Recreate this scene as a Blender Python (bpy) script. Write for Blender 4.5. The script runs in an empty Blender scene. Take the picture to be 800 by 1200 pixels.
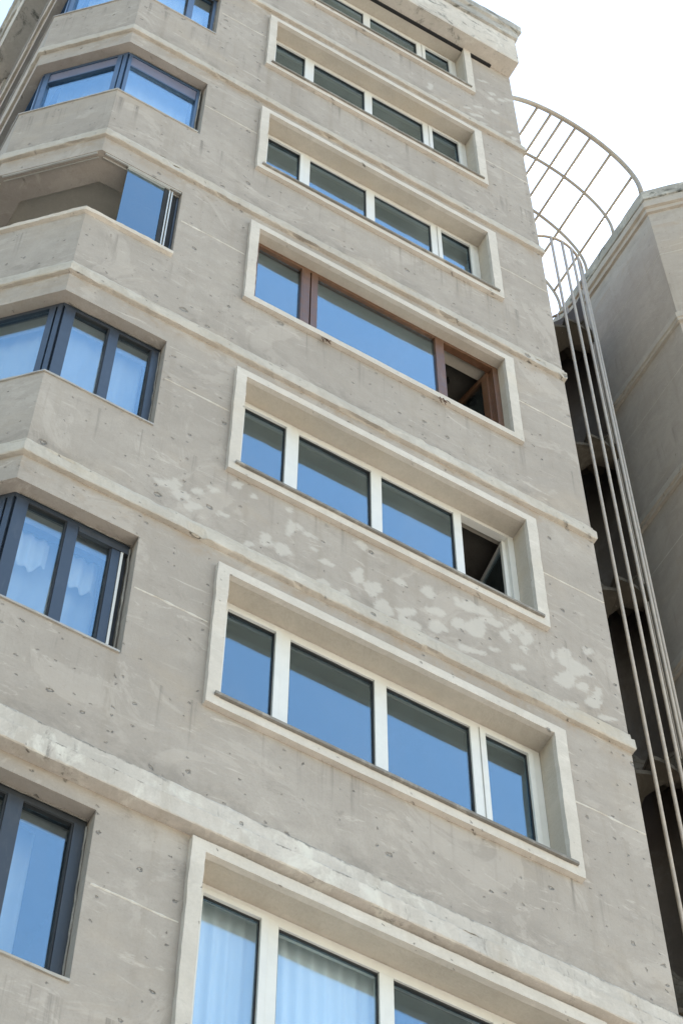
import bpy, bmesh, math, random
from mathutils import Vector, noise
random.seed(7)
R = math.radians
scene = bpy.context.scene
COL = scene.collection
CZ = 1.6                       # camera height above the pavement
Z0 = 8.732 + CZ                # underside of the window surround on floor 0
H = 3.0
KMIN, KMAX = -3, 6

# ------------------------------------------------------------------ materials
def new_mat(name):
    m = bpy.data.materials.new(name); m.use_nodes = True
    nt = m.node_tree
    for n in list(nt.nodes): nt.nodes.remove(n)
    out = nt.nodes.new('ShaderNodeOutputMaterial')
    return m, nt, out

class N:
    """tiny node-tree writer"""
    def __init__(s, nt): s.nt = nt
    def add(s, t, **k):
        n = s.nt.nodes.new(t)
        for a, b in k.items(): setattr(n, a, b)
        return n
    def link(s, a, b): s.nt.links.new(a, b)
    def val(s, sock, v):
        if hasattr(v, 'is_output'): s.link(v, sock)
        else: sock.default_value = v
    def pos(s):
        return s.add('ShaderNodeNewGeometry').outputs['Position']
    def mapping(s, vec, scale=(1, 1, 1), loc=(0, 0, 0)):
        n = s.add('ShaderNodeMapping'); s.link(vec, n.inputs['Vector'])
        n.inputs['Scale'].default_value = scale; n.inputs['Location'].default_value = loc
        return n.outputs[0]
    def noise(s, vec, scale, detail=4, rough=.55, dist=0):
        n = s.add('ShaderNodeTexNoise'); s.link(vec, n.inputs['Vector'])
        n.inputs['Scale'].default_value = scale; n.inputs['Detail'].default_value = detail
        n.inputs['Roughness'].default_value = rough; n.inputs['Distortion'].default_value = dist
        return n
    def mr(s, v, a, b, c=0., d=1., smooth=True):
        n = s.add('ShaderNodeMapRange'); n.interpolation_type = 'SMOOTHSTEP' if smooth else 'LINEAR'
        s.link(v, n.inputs['Value'])
        for key, x in (('From Min', a), ('From Max', b), ('To Min', c), ('To Max', d)):
            s.val(n.inputs[key], x)
        return n.outputs['Result']
    def math(s, op, a, b=None, c=None):
        n = s.add('ShaderNodeMath', operation=op)
        s.val(n.inputs[0], a)
        if b is not None: s.val(n.inputs[1], b)
        if c is not None: s.val(n.inputs[2], c)
        return n.outputs[0]
    def mix(s, f, a, b, mode='MIX'):
        n = s.add('ShaderNodeMix', data_type='RGBA', blend_type=mode)
        s.val(n.inputs[0], f)
        for sock, v in ((n.inputs[6], a), (n.inputs[7], b)):
            if hasattr(v, 'is_output'): s.link(v, sock)
            else: sock.default_value = (*v, 1)
        return n.outputs[2]

def concrete(name, lo, hi, pock=1.0, stain=0.0, mould=0.0, bevel=.006, streak=.25, warm=.35, rough=.9, tint_scale=.7, filler=None, scuff=0, grime=0, ledge=0):
    m, nt, out = new_mat(name); g = N(nt)
    P = g.pos()
    big = g.noise(P, tint_scale, 7, .62, .3).outputs[0]
    col = g.mix(g.mr(big, .3, .7), lo, hi)
    mid = g.noise(P, 5.5, 6, .65, .4).outputs[0]
    col = g.mix(g.mr(mid, .25, .75, .0, .55), col, tuple(x * .86 for x in lo))
    fine = g.noise(P, 60, 3, .6).outputs[0]
    col = g.mix(g.mr(fine, .35, .75, 0, .22), col, tuple(x * .72 for x in lo))
    # faint rain streaks
    st = g.noise(g.mapping(P, (7, 7, .35)), 1.0, 5, .6).outputs[0]
    col = g.mix(g.mr(st, .5, .8, 0, streak), col, tuple(x * y for x, y in zip(lo, (.80, .77, .72))))
    # warm dust blotches
    wm = g.noise(g.mapping(P, (1, 1, 1.6), (4, 9, 2)), .9, 5, .6).outputs[0]
    col = g.mix(g.mr(wm, .52, .78, 0, warm), col, tuple(x * y for x, y in zip(hi, (.96, .88, .76))))
    # trowel lines / hairline cracks
    w = g.noise(P, 2.2, 5, .7, .8).outputs[0]
    crack = g.math('ABSOLUTE', g.math('SUBTRACT', w, .5))
    crm = g.mr(crack, .0, .0035, .22, 0)
    col = g.mix(crm, col, tuple(x * .55 for x in lo))
    height = g.math('MULTIPLY', fine, .12)
    if scuff:
        # thin limewash scuffs and trowel drags, plus broad patchy repairs
        sc1 = g.noise(g.mapping(P, (1.3, 1.3, 4.2), (2, 5, 1)), 2.4, 8, .74, .8).outputs[0]
        col = g.mix(g.mr(sc1, .56, .70, 0, scuff), col, tuple(min(.9, x * 1.22) for x in hi))
        sc2 = g.noise(g.mapping(P, (1, 1, .8), (7, 1, 3)), 1.15, 6, .68, 1.2).outputs[0]
        col = g.mix(g.mr(sc2, .55, .60, 0, scuff * .55), col, tuple(x * 1.10 for x in hi))
        sc3 = g.noise(g.mapping(P, (1, 1, 1.2), (1, 8, 6)), 2.9, 8, .76, .5).outputs[0]
        col = g.mix(g.mr(sc3, .57, .72, 0, scuff * .9), col, tuple(x * .70 for x in lo))
        height = g.math('ADD', height, g.math('MULTIPLY', sc2, 1.6))
    if grime:
        # rain runs down from each sill line, dust sits on each string course
        sz = g.add('ShaderNodeSeparateXYZ'); g.link(P, sz.inputs[0])
        f = g.math('MODULO', g.math('ADD', sz.outputs[2], 60 - Z0), 3.0)
        runs = g.noise(g.mapping(P, (11, 11, .25), (3, 3, 3)), 1.0, 6, .66, .3).outputs[0]
        runs = g.mr(runs, .53, .72)
        m1 = g.math('MULTIPLY', g.mr(f, 2.35, 3.0), g.math('LESS_THAN', f, 2.999))
        m2 = g.math('MULTIPLY', g.mr(f, 2.10, 2.42, 1, 0), g.math('GREATER_THAN', f, 2.0))
        m3 = g.math('MULTIPLY', g.mr(f, 1.55, 1.85), g.math('LESS_THAN', f, 1.87))
        blot = g.mr(g.noise(P, 3.2, 7, .72, .6).outputs[0], .42, .68)
        col = g.mix(g.math('MULTIPLY', g.math('MULTIPLY', runs, m1), grime), col, tuple(x * .52 for x in lo))
        col = g.mix(g.math('MULTIPLY', g.math('MULTIPLY', blot, m2), grime * .8), col, tuple(x * .62 for x in lo))
        col = g.mix(g.math('MULTIPLY', g.math('MULTIPLY', blot, m3), grime * .8), col, tuple(x * y for x, y in zip(lo, (.92, .78, .62))))
    if filler:
        at = g.add('ShaderNodeAttribute'); at.attribute_name = 'fade'
        fn = g.noise(P, 11, 8, .74, .9).outputs[0]
        fm = g.mr(g.math('ADD', at.outputs['Fac'], g.math('MULTIPLY', g.math('SUBTRACT', fn, .5), 1.35)), .28, .68, 0, .66)
        fm = g.math('MULTIPLY', fm, g.math('GREATER_THAN', at.outputs['Fac'], .001))
        col = g.mix(fm, col, filler)
    height = g.math('ADD', height, g.math('MULTIPLY', mid, .5))
    if pock:
        dn = g.noise(P, 17, 5, .72)
        clus = g.noise(P, .85, 3, .6).outputs[0]
        # unfold the faces so that chips lie in each face: u runs along it, v up it
        sp = g.add('ShaderNodeSeparateXYZ'); g.link(P, sp.inputs[0])
        cb = g.add('ShaderNodeCombineXYZ')
        g.link(g.math('SUBTRACT', sp.outputs[0], sp.outputs[1]), cb.inputs[0])
        g.link(g.math('ADD', sp.outputs[2], sp.outputs[1]), cb.inputs[1])
        d2 = g.add('ShaderNodeVectorMath', operation='MULTIPLY_ADD')
        g.link(dn.outputs['Color'], d2.inputs[0]); d2.inputs[1].default_value = (.085,) * 3
        g.link(cb.outputs[0], d2.inputs[2])
        for sc, thr, rmax, depth in ((2.3, .66, .095, 3.0), (4.4, .50, .10, 2.0), (7.7, .56, .11, 1.3)):
            v = g.add('ShaderNodeTexVoronoi'); v.voronoi_dimensions = '2D'; v.inputs['Scale'].default_value = sc
            v.inputs['Randomness'].default_value = 1.0
            g.link(d2.outputs[0], v.inputs['Vector'])
            sep = g.add('ShaderNodeSeparateColor'); g.link(v.outputs['Color'], sep.inputs[0])
            rad = g.mr(sep.outputs[0], thr, 1.0, 0.0, rmax, False)
            rad = g.math('MULTIPLY', g.math('MULTIPLY', rad, pock ** .5), g.mr(clus, .34, .66, .35, 1.25))
            inner = g.math('MULTIPLY', rad, .3)
            mask = g.mr(v.outputs['Distance'], inner, g.math('ADD', rad, .002), 1, 0)
            mask = g.math('MULTIPLY', mask, g.math('GREATER_THAN', rad, .022))
            # freshly broken aggregate inside each chip
            agg = g.noise(P, 120, 2, .5).outputs[0]
            chip = g.mix(g.mr(agg, .35, .65), (.19, .168, .145), (.37, .335, .295))
            col = g.mix(g.math('MULTIPLY', mask, g.mr(sep.outputs[1], 0, 1, .35, .95)), col, chip)
            height = g.math('SUBTRACT', height, g.math('MULTIPLY', mask, depth))
    if stain:
        s1 = g.noise(g.mapping(P, (2.2, 2.2, 1.1)), 1.6, 8, .72, .6).outputs[0]
        col = g.mix(g.mr(s1, .5, .66, 0, stain), col, (.60, .57, .51))
        s2 = g.noise(g.mapping(P, (9, 9, 2.5)), 1.0, 7, .75, .4).outputs[0]
        col = g.mix(g.mr(s2, .56, .74, 0, stain), col, (.17, .16, .145))
    if ledge:
        # black algae line along the top edge, dark line along the step, broken up by noise
        sz = g.add('ShaderNodeSeparateXYZ'); g.link(P, sz.inputs[0])
        brk = g.noise(g.mapping(P, (1, 1, .2), (2, 2, 8)), 1.7, 8, .72, .5).outputs[0]
        wob = g.math('MULTIPLY', g.math('SUBTRACT', g.noise(P, 13, 5, .7).outputs[0], .5), .11)
        for zc, wd, k0 in ((Z0 + 2.062, .032, .40), (Z0 + 1.872, .020, .44)):
            dz = g.math('ABSOLUTE', g.math('SUBTRACT', g.math('ADD', sz.outputs[2], wob), zc))
            mk = g.math('MULTIPLY', g.mr(dz, wd * .2, wd, 1, 0), g.mr(brk, k0, k0 + .13))
            col = g.mix(g.math('MULTIPLY', mk, .8), col, (.135, .125, .11))
    if mould:
        s3 = g.noise(g.mapping(P, (1.8, 1.8, 2.6), (3, 1, 7)), 1.3, 9, .75, .7).outputs[0]
        col = g.mix(g.mr(s3, .52, .66, 0, mould), col, (.10, .10, .088))
    bs = g.add('ShaderNodeBsdfPrincipled'); g.link(col, bs.inputs['Base Color'])
    bs.inputs['Roughness'].default_value = rough
    bs.inputs['Specular IOR Level'].default_value = .2
    bp = g.add('ShaderNodeBump'); bp.inputs['Strength'].default_value = .9; bp.inputs['Distance'].default_value = .008
    g.link(height, bp.inputs['Height'])
    if bevel:
        bv = g.add('ShaderNodeBevel', samples=4); bv.inputs['Radius'].default_value = bevel
        g.link(bv.outputs[0], bp.inputs['Normal'])
    g.link(bp.outputs[0], bs.inputs['Normal'])
    g.link(bs.outputs[0], out.inputs[0])
    return m

def paint(name, c, rough=.4, metal=0., var=.12, dirt=.15, bevel=.003, dirtcol=(.2, .17, .13), nscale=9):
    m, nt, out = new_mat(name); g = N(nt); P = g.pos()
    n1 = g.noise(P, nscale, 5, .6).outputs[0]
    col = g.mix(g.mr(n1, .3, .7, 0, 1), tuple(x * (1 - var) for x in c), c)
    n2 = g.noise(g.mapping(P, (14, 14, 3)), 1.3, 6, .7, .4).outputs[0]
    col = g.mix(g.mr(n2, .52, .8, 0, dirt), col, dirtcol)
    bs = g.add('ShaderNodeBsdfPrincipled'); g.link(col, bs.inputs['Base Color'])
    g.val(bs.inputs['Roughness'], g.mr(n1, .2, .8, rough * .8, min(1, rough * 1.25)))
    bs.inputs['Metallic'].default_value = metal
    if bevel:
        bv = g.add('ShaderNodeBevel', samples=3); bv.inputs['Radius'].default_value = bevel
        g.link(bv.outputs[0], bs.inputs['Normal'])
    g.link(bs.outputs[0], out.inputs[0])
    return m

def glass(name, f0=.20, tint=(.82, .84, .83), refl=(.63, .85, 1.0), wave=.001):
    m, nt, out = new_mat(name); g = N(nt); P = g.pos()
    lw = g.add('ShaderNodeLayerWeight'); lw.inputs['Blend'].default_value = .5
    fres = g.math('MULTIPLY_ADD', g.math('POWER', lw.outputs['Facing'], 5.0), 1-f0, f0)
    gl = g.add('ShaderNodeBsdfGlossy'); gl.inputs['Roughness'].default_value = .006
    gl.inputs['Color'].default_value = (*refl, 1)
    tr = g.add('ShaderNodeBsdfTransparent'); tr.inputs['Color'].default_value = (*tint, 1)
    wv = g.noise(P, 1.7, 2, .5).outputs[0]
    bp = g.add('ShaderNodeBump'); bp.inputs['Strength'].default_value = .25; bp.inputs['Distance'].default_value = wave * 8
    g.link(wv, bp.inputs['Height'])
    g.link(bp.outputs[0], gl.inputs['Normal'])
    # a thin film of dust
    df = g.add('ShaderNodeBsdfDiffuse'); df.inputs['Color'].default_value = (.5, .49, .46, 1)
    dn = g.noise(g.mapping(P, (3, 3, 1.4)), .8, 3, .5, .3).outputs[0]
    mx = g.add('ShaderNodeMixShader'); mx2 = g.add('ShaderNodeMixShader')
    g.link(fres, mx.inputs[0])
    g.link(tr.outputs[0], mx.inputs[1]); g.link(gl.outputs[0], mx.inputs[2])
    g.link(g.mr(dn, .35, .8, 0, .03), mx2.inputs[0])
    g.link(mx.outputs[0], mx2.inputs[1]); g.link(df.outputs[0], mx2.inputs[2])
    g.link(mx2.outputs[0], out.inputs[0])
    return m

def plain(name, c, rough=.8, var=.1, scale=4):
    return paint(name, c, rough, 0, var, .0, 0, nscale=scale)

M = {}
M['wall'] = concrete('wall_concrete', (.335, .296, .259), (.408, .365, .323), pock=1.0, streak=.5, warm=.42, filler=(.50, .465, .42), scuff=.68, grime=.8)
M['reveal'] = concrete('reveal_render', (.43, .385, .325), (.49, .44, .375), pock=0, streak=.2, warm=.5, scuff=.3, bevel=.004)
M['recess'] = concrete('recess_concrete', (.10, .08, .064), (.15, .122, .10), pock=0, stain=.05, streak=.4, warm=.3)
M['wing'] = concrete('wing_concrete', (.405, .357, .308), (.46, .412, .36), pock=.35, streak=.5, warm=.4, scuff=.4, grime=.5)
M['trim'] = concrete('trim_concrete', (.52, .475, .42), (.59, .545, .49), pock=.6, stain=.12, streak=.3, warm=.4, bevel=.005, scuff=.35)
M['band'] = concrete('band_concrete', (.42, .38, .33), (.50, .46, .405), pock=.7, stain=.22, streak=.4, warm=.55, bevel=.012, scuff=.5)
M['stained'] = concrete('stained_band_concrete', (.45, .41, .365), (.55, .505, .455), pock=.35, stain=.85, streak=.6, warm=.2, bevel=.006, ledge=1, scuff=.4)
M['cornice'] = concrete('cornice_concrete', (.48, .435, .38), (.62, .57, .51), pock=.2, stain=.7, mould=.9, streak=.4, warm=.35, bevel=.014)
M['coping'] = concrete('coping_concrete', (.30, .29, .265), (.42, .40, .37), pock=.2, stain=.6, mould=1.0, streak=.4, warm=.2, bevel=.014)
M['filler'] = concrete('plaster_filler', (.53, .48, .44), (.60, .545, .50), pock=0, streak=.1, warm=.15, bevel=0, tint_scale=5)
M['mortar'] = concrete('mortar_line', (.52, .48, .425), (.62, .58, .52), pock=0, stain=.2, streak=.1, warm=.4, bevel=.004)
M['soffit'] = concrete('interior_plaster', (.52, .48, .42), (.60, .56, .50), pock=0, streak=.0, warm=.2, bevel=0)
M['dim'] = concrete('shaded_room_plaster', (.10, .09, .08), (.13, .12, .105), pock=0, streak=.0, warm=.2, bevel=0)  # plaster colour darkened to stand in for the shade of deep rooms
M['upvc'] = paint('white_upvc', (.64, .63, .595), .35, var=.06, dirt=.16, dirtcol=(.42, .37, .30))
M['slate'] = paint('slate_blue_aluminium', (.034, .046, .066), .38, .2, var=.18, dirt=.2, dirtcol=(.16, .16, .16))
M['bluealu'] = paint('blue_aluminium', (.050, .092, .165), .34, .2, var=.18, dirt=.15, dirtcol=(.14, .16, .2))
M['grey_alu'] = paint('charcoal_aluminium', (.045, .050, .058), .42, .25, var=.2, dirt=.25, dirtcol=(.2, .18, .16))
M['paleal'] = paint('pale_aluminium', (.55, .54, .50), .35, .3, dirt=.25)
M['wood'] = paint('brown_window_wood', (.135, .062, .030), .45, 0, var=.35, dirt=.3, dirtcol=(.27, .20, .15), nscale=18)
M['sill'] = concrete('grey_sill_stone', (.20, .185, .165), (.27, .25, .225), pock=0, stain=.35, streak=.3, bevel=.006)
M['gasket_or_gap_shade'] = plain('black_gasket_or_gap', (.012, .012, .013), .7)
M['glass'] = glass('window_glass')
M['glass2'] = glass('bay_glass', f0=.21, tint=(.92, .95, .96))
M['darkglass'] = glass('shade_tinted_glass', f0=.20, tint=(.35, .37, .38))  # tint stands in for the dark space behind the balcony pane
M['curtain'] = plain('white_curtain_cloth', (.86, .85, .82), .9, .05)
M['lace'] = plain('pale_lining_cloth', (.60, .60, .59), .9, .08)
M['steel'] = paint('beige_painted_steel', (.52, .445, .36), .55, .0, var=.2, dirt=.4, dirtcol=(.22, .15, .09), bevel=0)
M['greysteel'] = paint('grey_weathered_steel', (.34, .30, .25), .5, .1, var=.2, dirt=.35, dirtcol=(.28, .17, .08), bevel=0)
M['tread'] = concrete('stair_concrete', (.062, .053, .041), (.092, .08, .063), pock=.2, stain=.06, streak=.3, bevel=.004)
M['rust'] = paint('rusty_iron', (.11, .055, .03), .8, .3, var=.4, dirt=.3, bevel=0)
M['violet'] = paint('violet_grey_panel', (.15, .155, .22), .35, var=.15, dirt=.2)
M['black'] = plain('black_enamel_or_gap', (.012, .012, .012), .9)
M['flash'] = paint('metal_flashing', (.42, .39, .35), .5, .3, var=.2, dirt=.4)

# ------------------------------------------------------------------ mesh writer
class MB:
    def __init__(s): s.v = []; s.f = []; s.m = []; s.smooth = []
    def quad(s, a, b, c, d, mi=0, sm=False):
        i = len(s.v); s.v += [tuple(a), tuple(b), tuple(c), tuple(d)]; s.f.append((i, i+1, i+2, i+3)); s.m.append(mi); s.smooth.append(sm)
    def poly(s, pts, mi=0):
        i = len(s.v); s.v += [tuple(p) for p in pts]; s.f.append(tuple(range(i, i+len(pts)))); s.m.append(mi); s.smooth.append(False)
    def hexa(s, c, mi=0):
        """c: 8 corners, bottom ring ccw then top ring"""
        i = len(s.v); s.v += [tuple(p) for p in c]
        for f in ((3, 2, 1, 0), (4, 5, 6, 7), (0, 1, 5, 4), (1, 2, 6, 5), (2, 3, 7, 6), (3, 0, 4, 7)):
            s.f.append(tuple(i+k for k in f)); s.m.append(mi); s.smooth.append(False)
    def box(s, x0, x1, y0, y1, z0, z1, mi=0):
        s.hexa([(x0, y0, z0), (x1, y0, z0), (x1, y1, z0), (x0, y1, z0), (x0, y0, z1), (x1, y0, z1), (x1, y1, z1), (x0, y1, z1)], mi)
    def obox(s, fr, s0, s1, n0, n1, z0, z1, mi=0):
        """box in a wall frame: s along the wall, n depth inwards"""
        o, d, n = fr
        P = lambda a, b, z: (o[0]+d[0]*a+n[0]*b, o[1]+d[1]*a+n[1]*b, z)
        s.hexa([P(s0, n0, z0), P(s1, n0, z0), P(s1, n1, z0), P(s0, n1, z0), P(s0, n0, z1), P(s1, n0, z1), P(s1, n1, z1), P(s0, n1, z1)], mi)
    def tube(s, pts, r, n=8, mi=0, caps=True):
        pts = [Vector(p) for p in pts]; rings = []
        up = None
        for i, p in enumerate(pts):
            t = (pts[min(i+1, len(pts)-1)] - pts[max(i-1, 0)]).normalized()
            if up is None: up = t.orthogonal().normalized()
            up = (up - t*up.dot(t)).normalized(); w = t.cross(up)
            b = len(s.v); rr = r[i] if isinstance(r, (list, tuple)) else r
            for k in range(n):
                a = 2*math.pi*k/n; s.v.append(tuple(p + (up*math.cos(a)+w*math.sin(a))*rr))
            rings.append(b)
        for a, b in zip(rings, rings[1:]):
            for k in range(n):
                k2 = (k+1) % n; s.f.append((a+k, a+k2, b+k2, b+k)); s.m.append(mi); s.smooth.append(True)
        if caps:
            s.f.append(tuple(rings[0]+k for k in reversed(range(n)))); s.m.append(mi); s.smooth.append(False)
            s.f.append(tuple(rings[-1]+k for k in range(n))); s.m.append(mi); s.smooth.append(False)
    def grid(s, rows, closed=False, mi=0, sm=False):
        """rows: list of equal-length point lists"""
        b = len(s.v); w = len(rows[0])
        for r in rows: s.v += [tuple(p) for p in r]
        for i in range(len(rows)-1):
            for j in range(w if closed else w-1):
                j2 = (j+1) % w
                s.f.append((b+i*w+j, b+i*w+j2, b+(i+1)*w+j2, b+(i+1)*w+j)); s.m.append(mi); s.smooth.append(sm)
        return b
    def build(s, name, mats, parent=None, loc=None):
        me = bpy.data.meshes.new(name)
        off = Vector(loc) if loc is not None else Vector((0, 0, 0))
        p = parent; base = off.copy()
        while p is not None: base += p.location; p = p.parent
        me.from_pydata([tuple(Vector(v)-base) for v in s.v], [], s.f)
        if not isinstance(mats, (list, tuple)): mats = [mats]
        for m in mats: me.materials.append(m)
        for poly, mi, sm in zip(me.polygons, s.m, s.smooth):
            poly.material_index = mi; poly.use_smooth = sm
        me.update()
        o = bpy.data.objects.new(name, me); COL.objects.link(o)
        if parent is not None: o.parent = parent
        o.location = off
        return o

def thing(name, label, cat, loc=(0, 0, 0), group=None):
    o = bpy.data.objects.new(name, None); COL.objects.link(o); o.location = loc
    o.empty_display_size = .3
    o['label'] = label; o['category'] = cat
    if group: o['group'] = group
    return o
def tag(o, label, cat, group=None):
    o['label'] = label; o['category'] = cat
    if group: o['group'] = group
    return o

# ------------------------------------------------------------------ plan geometry
def seg_dirs(path):
    return [(Vector(b)-Vector(a)).normalized() for a, b in zip(path, path[1:])]
def offset_path(path, d):
    """positive d = outwards (right hand of travel)"""
    ds = seg_dirs(path); out = []
    for i, p in enumerate(path):
        p = Vector(p)
        if i == 0: n = Vector((ds[0].y, -ds[0].x)); out.append(p+n*d)
        elif i == len(path)-1: n = Vector((ds[-1].y, -ds[-1].x)); out.append(p+n*d)
        else:
            n1 = Vector((ds[i-1].y, -ds[i-1].x)); n2 = Vector((ds[i].y, -ds[i].x))
            m = (n1+n2).normalized(); out.append(p + m*(d/max(.2, m.dot(n1))))
    return out
def sweep(mb, path, prof, step=.06, jit=.004, mi=0, seed=0, caps=True, chips=0):
    """profile [(out, z)...] swept along a plan path; edges wander by a few mm like hand-run render"""
    stations = []
    for i, (a, b) in enumerate(zip(path, path[1:])):
        L = (Vector(b)-Vector(a)).length; n = max(1, int(L/step))
        for k in range(n): stations.append((i, k/n))
    stations.append((len(path)-2, 1.0))
    offs = {}
    for o, z in prof:
        if o not in offs: offs[o] = offset_path(path, o)
    rows = []
    for i, t in stations:
        r = []
        for q, (o, z) in enumerate(prof):
            P = offs[o]; p = P[i].lerp(P[i+1], t)
            if jit and o > .001:
                v = Vector((p.x*5.0+seed*7.3, p.y*5.0+q*3.7, z*2.1))
                j1 = noise.noise(v)*jit + noise.noise(v*5.3)*jit*.7
                j2 = noise.noise(v+Vector((9, 4, 2)))*jit + noise.noise(v*6.1+Vector((1, 1, 5)))*jit*.8
                if chips:
                    c = noise.noise(Vector((p.x*3.1+seed*11, p.y*3.1, q*1.3+z)))
                    if c > .42: j1 -= (c-.42)*chips; j2 += (c-.42)*chips*.6*(1 if q % 2 else -1)
                d = P[i+1]-P[i]; d.normalize(); n = Vector((d.y, -d.x))
                p = p+n*j1; r.append((p.x, p.y, z+j2))
            else: r.append((p.x, p.y, z))
        rows.append(r)
    rows = [list(reversed(r)) for r in rows]
    mb.grid(rows, mi=mi)
    if caps:
        mb.poly(list(reversed(rows[0])), mi); mb.poly(rows[-1], mi)
def prism(mb, pts, z0, z1, mi=0):
    n = len(pts)
    mb.poly([(p[0], p[1], z1) for p in pts], mi); mb.poly([(p[0], p[1], z0) for p in reversed(pts)], mi)
    for i in range(n):
        a, b = pts[i], pts[(i+1) % n]
        mb.quad((a[0], a[1], z0), (b[0], b[1], z0), (b[0], b[1], z1), (a[0], a[1], z1), mi)

def wall_shell(mb, path, zrows, is_open, stations, t=.28, mi=0, fine=None, reveal=lambda a, z: 0):
    """a wall with thickness t along path; is_open(i_station, i_row) tells the openings. stations: sorted (seg, frac)"""
    outp = path; inn = offset_path(path, -t)
    O = []; I = []
    for i, f in stations:
        O.append(Vector(outp[i]).lerp(Vector(outp[i+1]), f))
        # the inner foot of an opening edge stands square behind its outer edge
        d = (Vector(outp[i+1])-Vector(outp[i])).normalized(); n = Vector((-d.y, d.x))
        if f in (0.0, 1.0) or i == len(path)-1: I.append(inn[i] if f == 0.0 else inn[i+1])
        else: I.append(O[-1]+n*t)
    V = lambda p, z: (p.x, p.y, z)
    nS, nR = len(stations)-1, len(zrows)-1
    for a in range(nS):
        for r in range(nR):
            z0, z1 = zrows[r], zrows[r+1]
            if is_open(a, r): continue
            if not (fine and fine(mb, O[a], O[a+1], z0, z1)): mb.quad(V(O[a], z0), V(O[a+1], z0), V(O[a+1], z1), V(O[a], z1), mi)
            mb.quad(V(I[a+1], z0), V(I[a], z0), V(I[a], z1), V(I[a+1], z1), mi)
            if r+1 < nR and is_open(a, r+1): mb.quad(V(O[a], z1), V(O[a+1], z1), V(I[a+1], z1), V(I[a], z1), reveal(a, r+1))
            if r > 0 and is_open(a, r-1): mb.quad(V(O[a+1], z0), V(O[a], z0), V(I[a], z0), V(I[a+1], z0), reveal(a, r-1))
            if a+1 < nS and is_open(a+1, r): mb.quad(V(O[a+1], z0), V(I[a+1], z0), V(I[a+1], z1), V(O[a+1], z1), reveal(a+1, r))
            if a > 0 and is_open(a-1, r): mb.quad(V(I[a], z0), V(O[a], z0), V(O[a], z1), V(I[a], z1), reveal(a-1, r))
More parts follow.
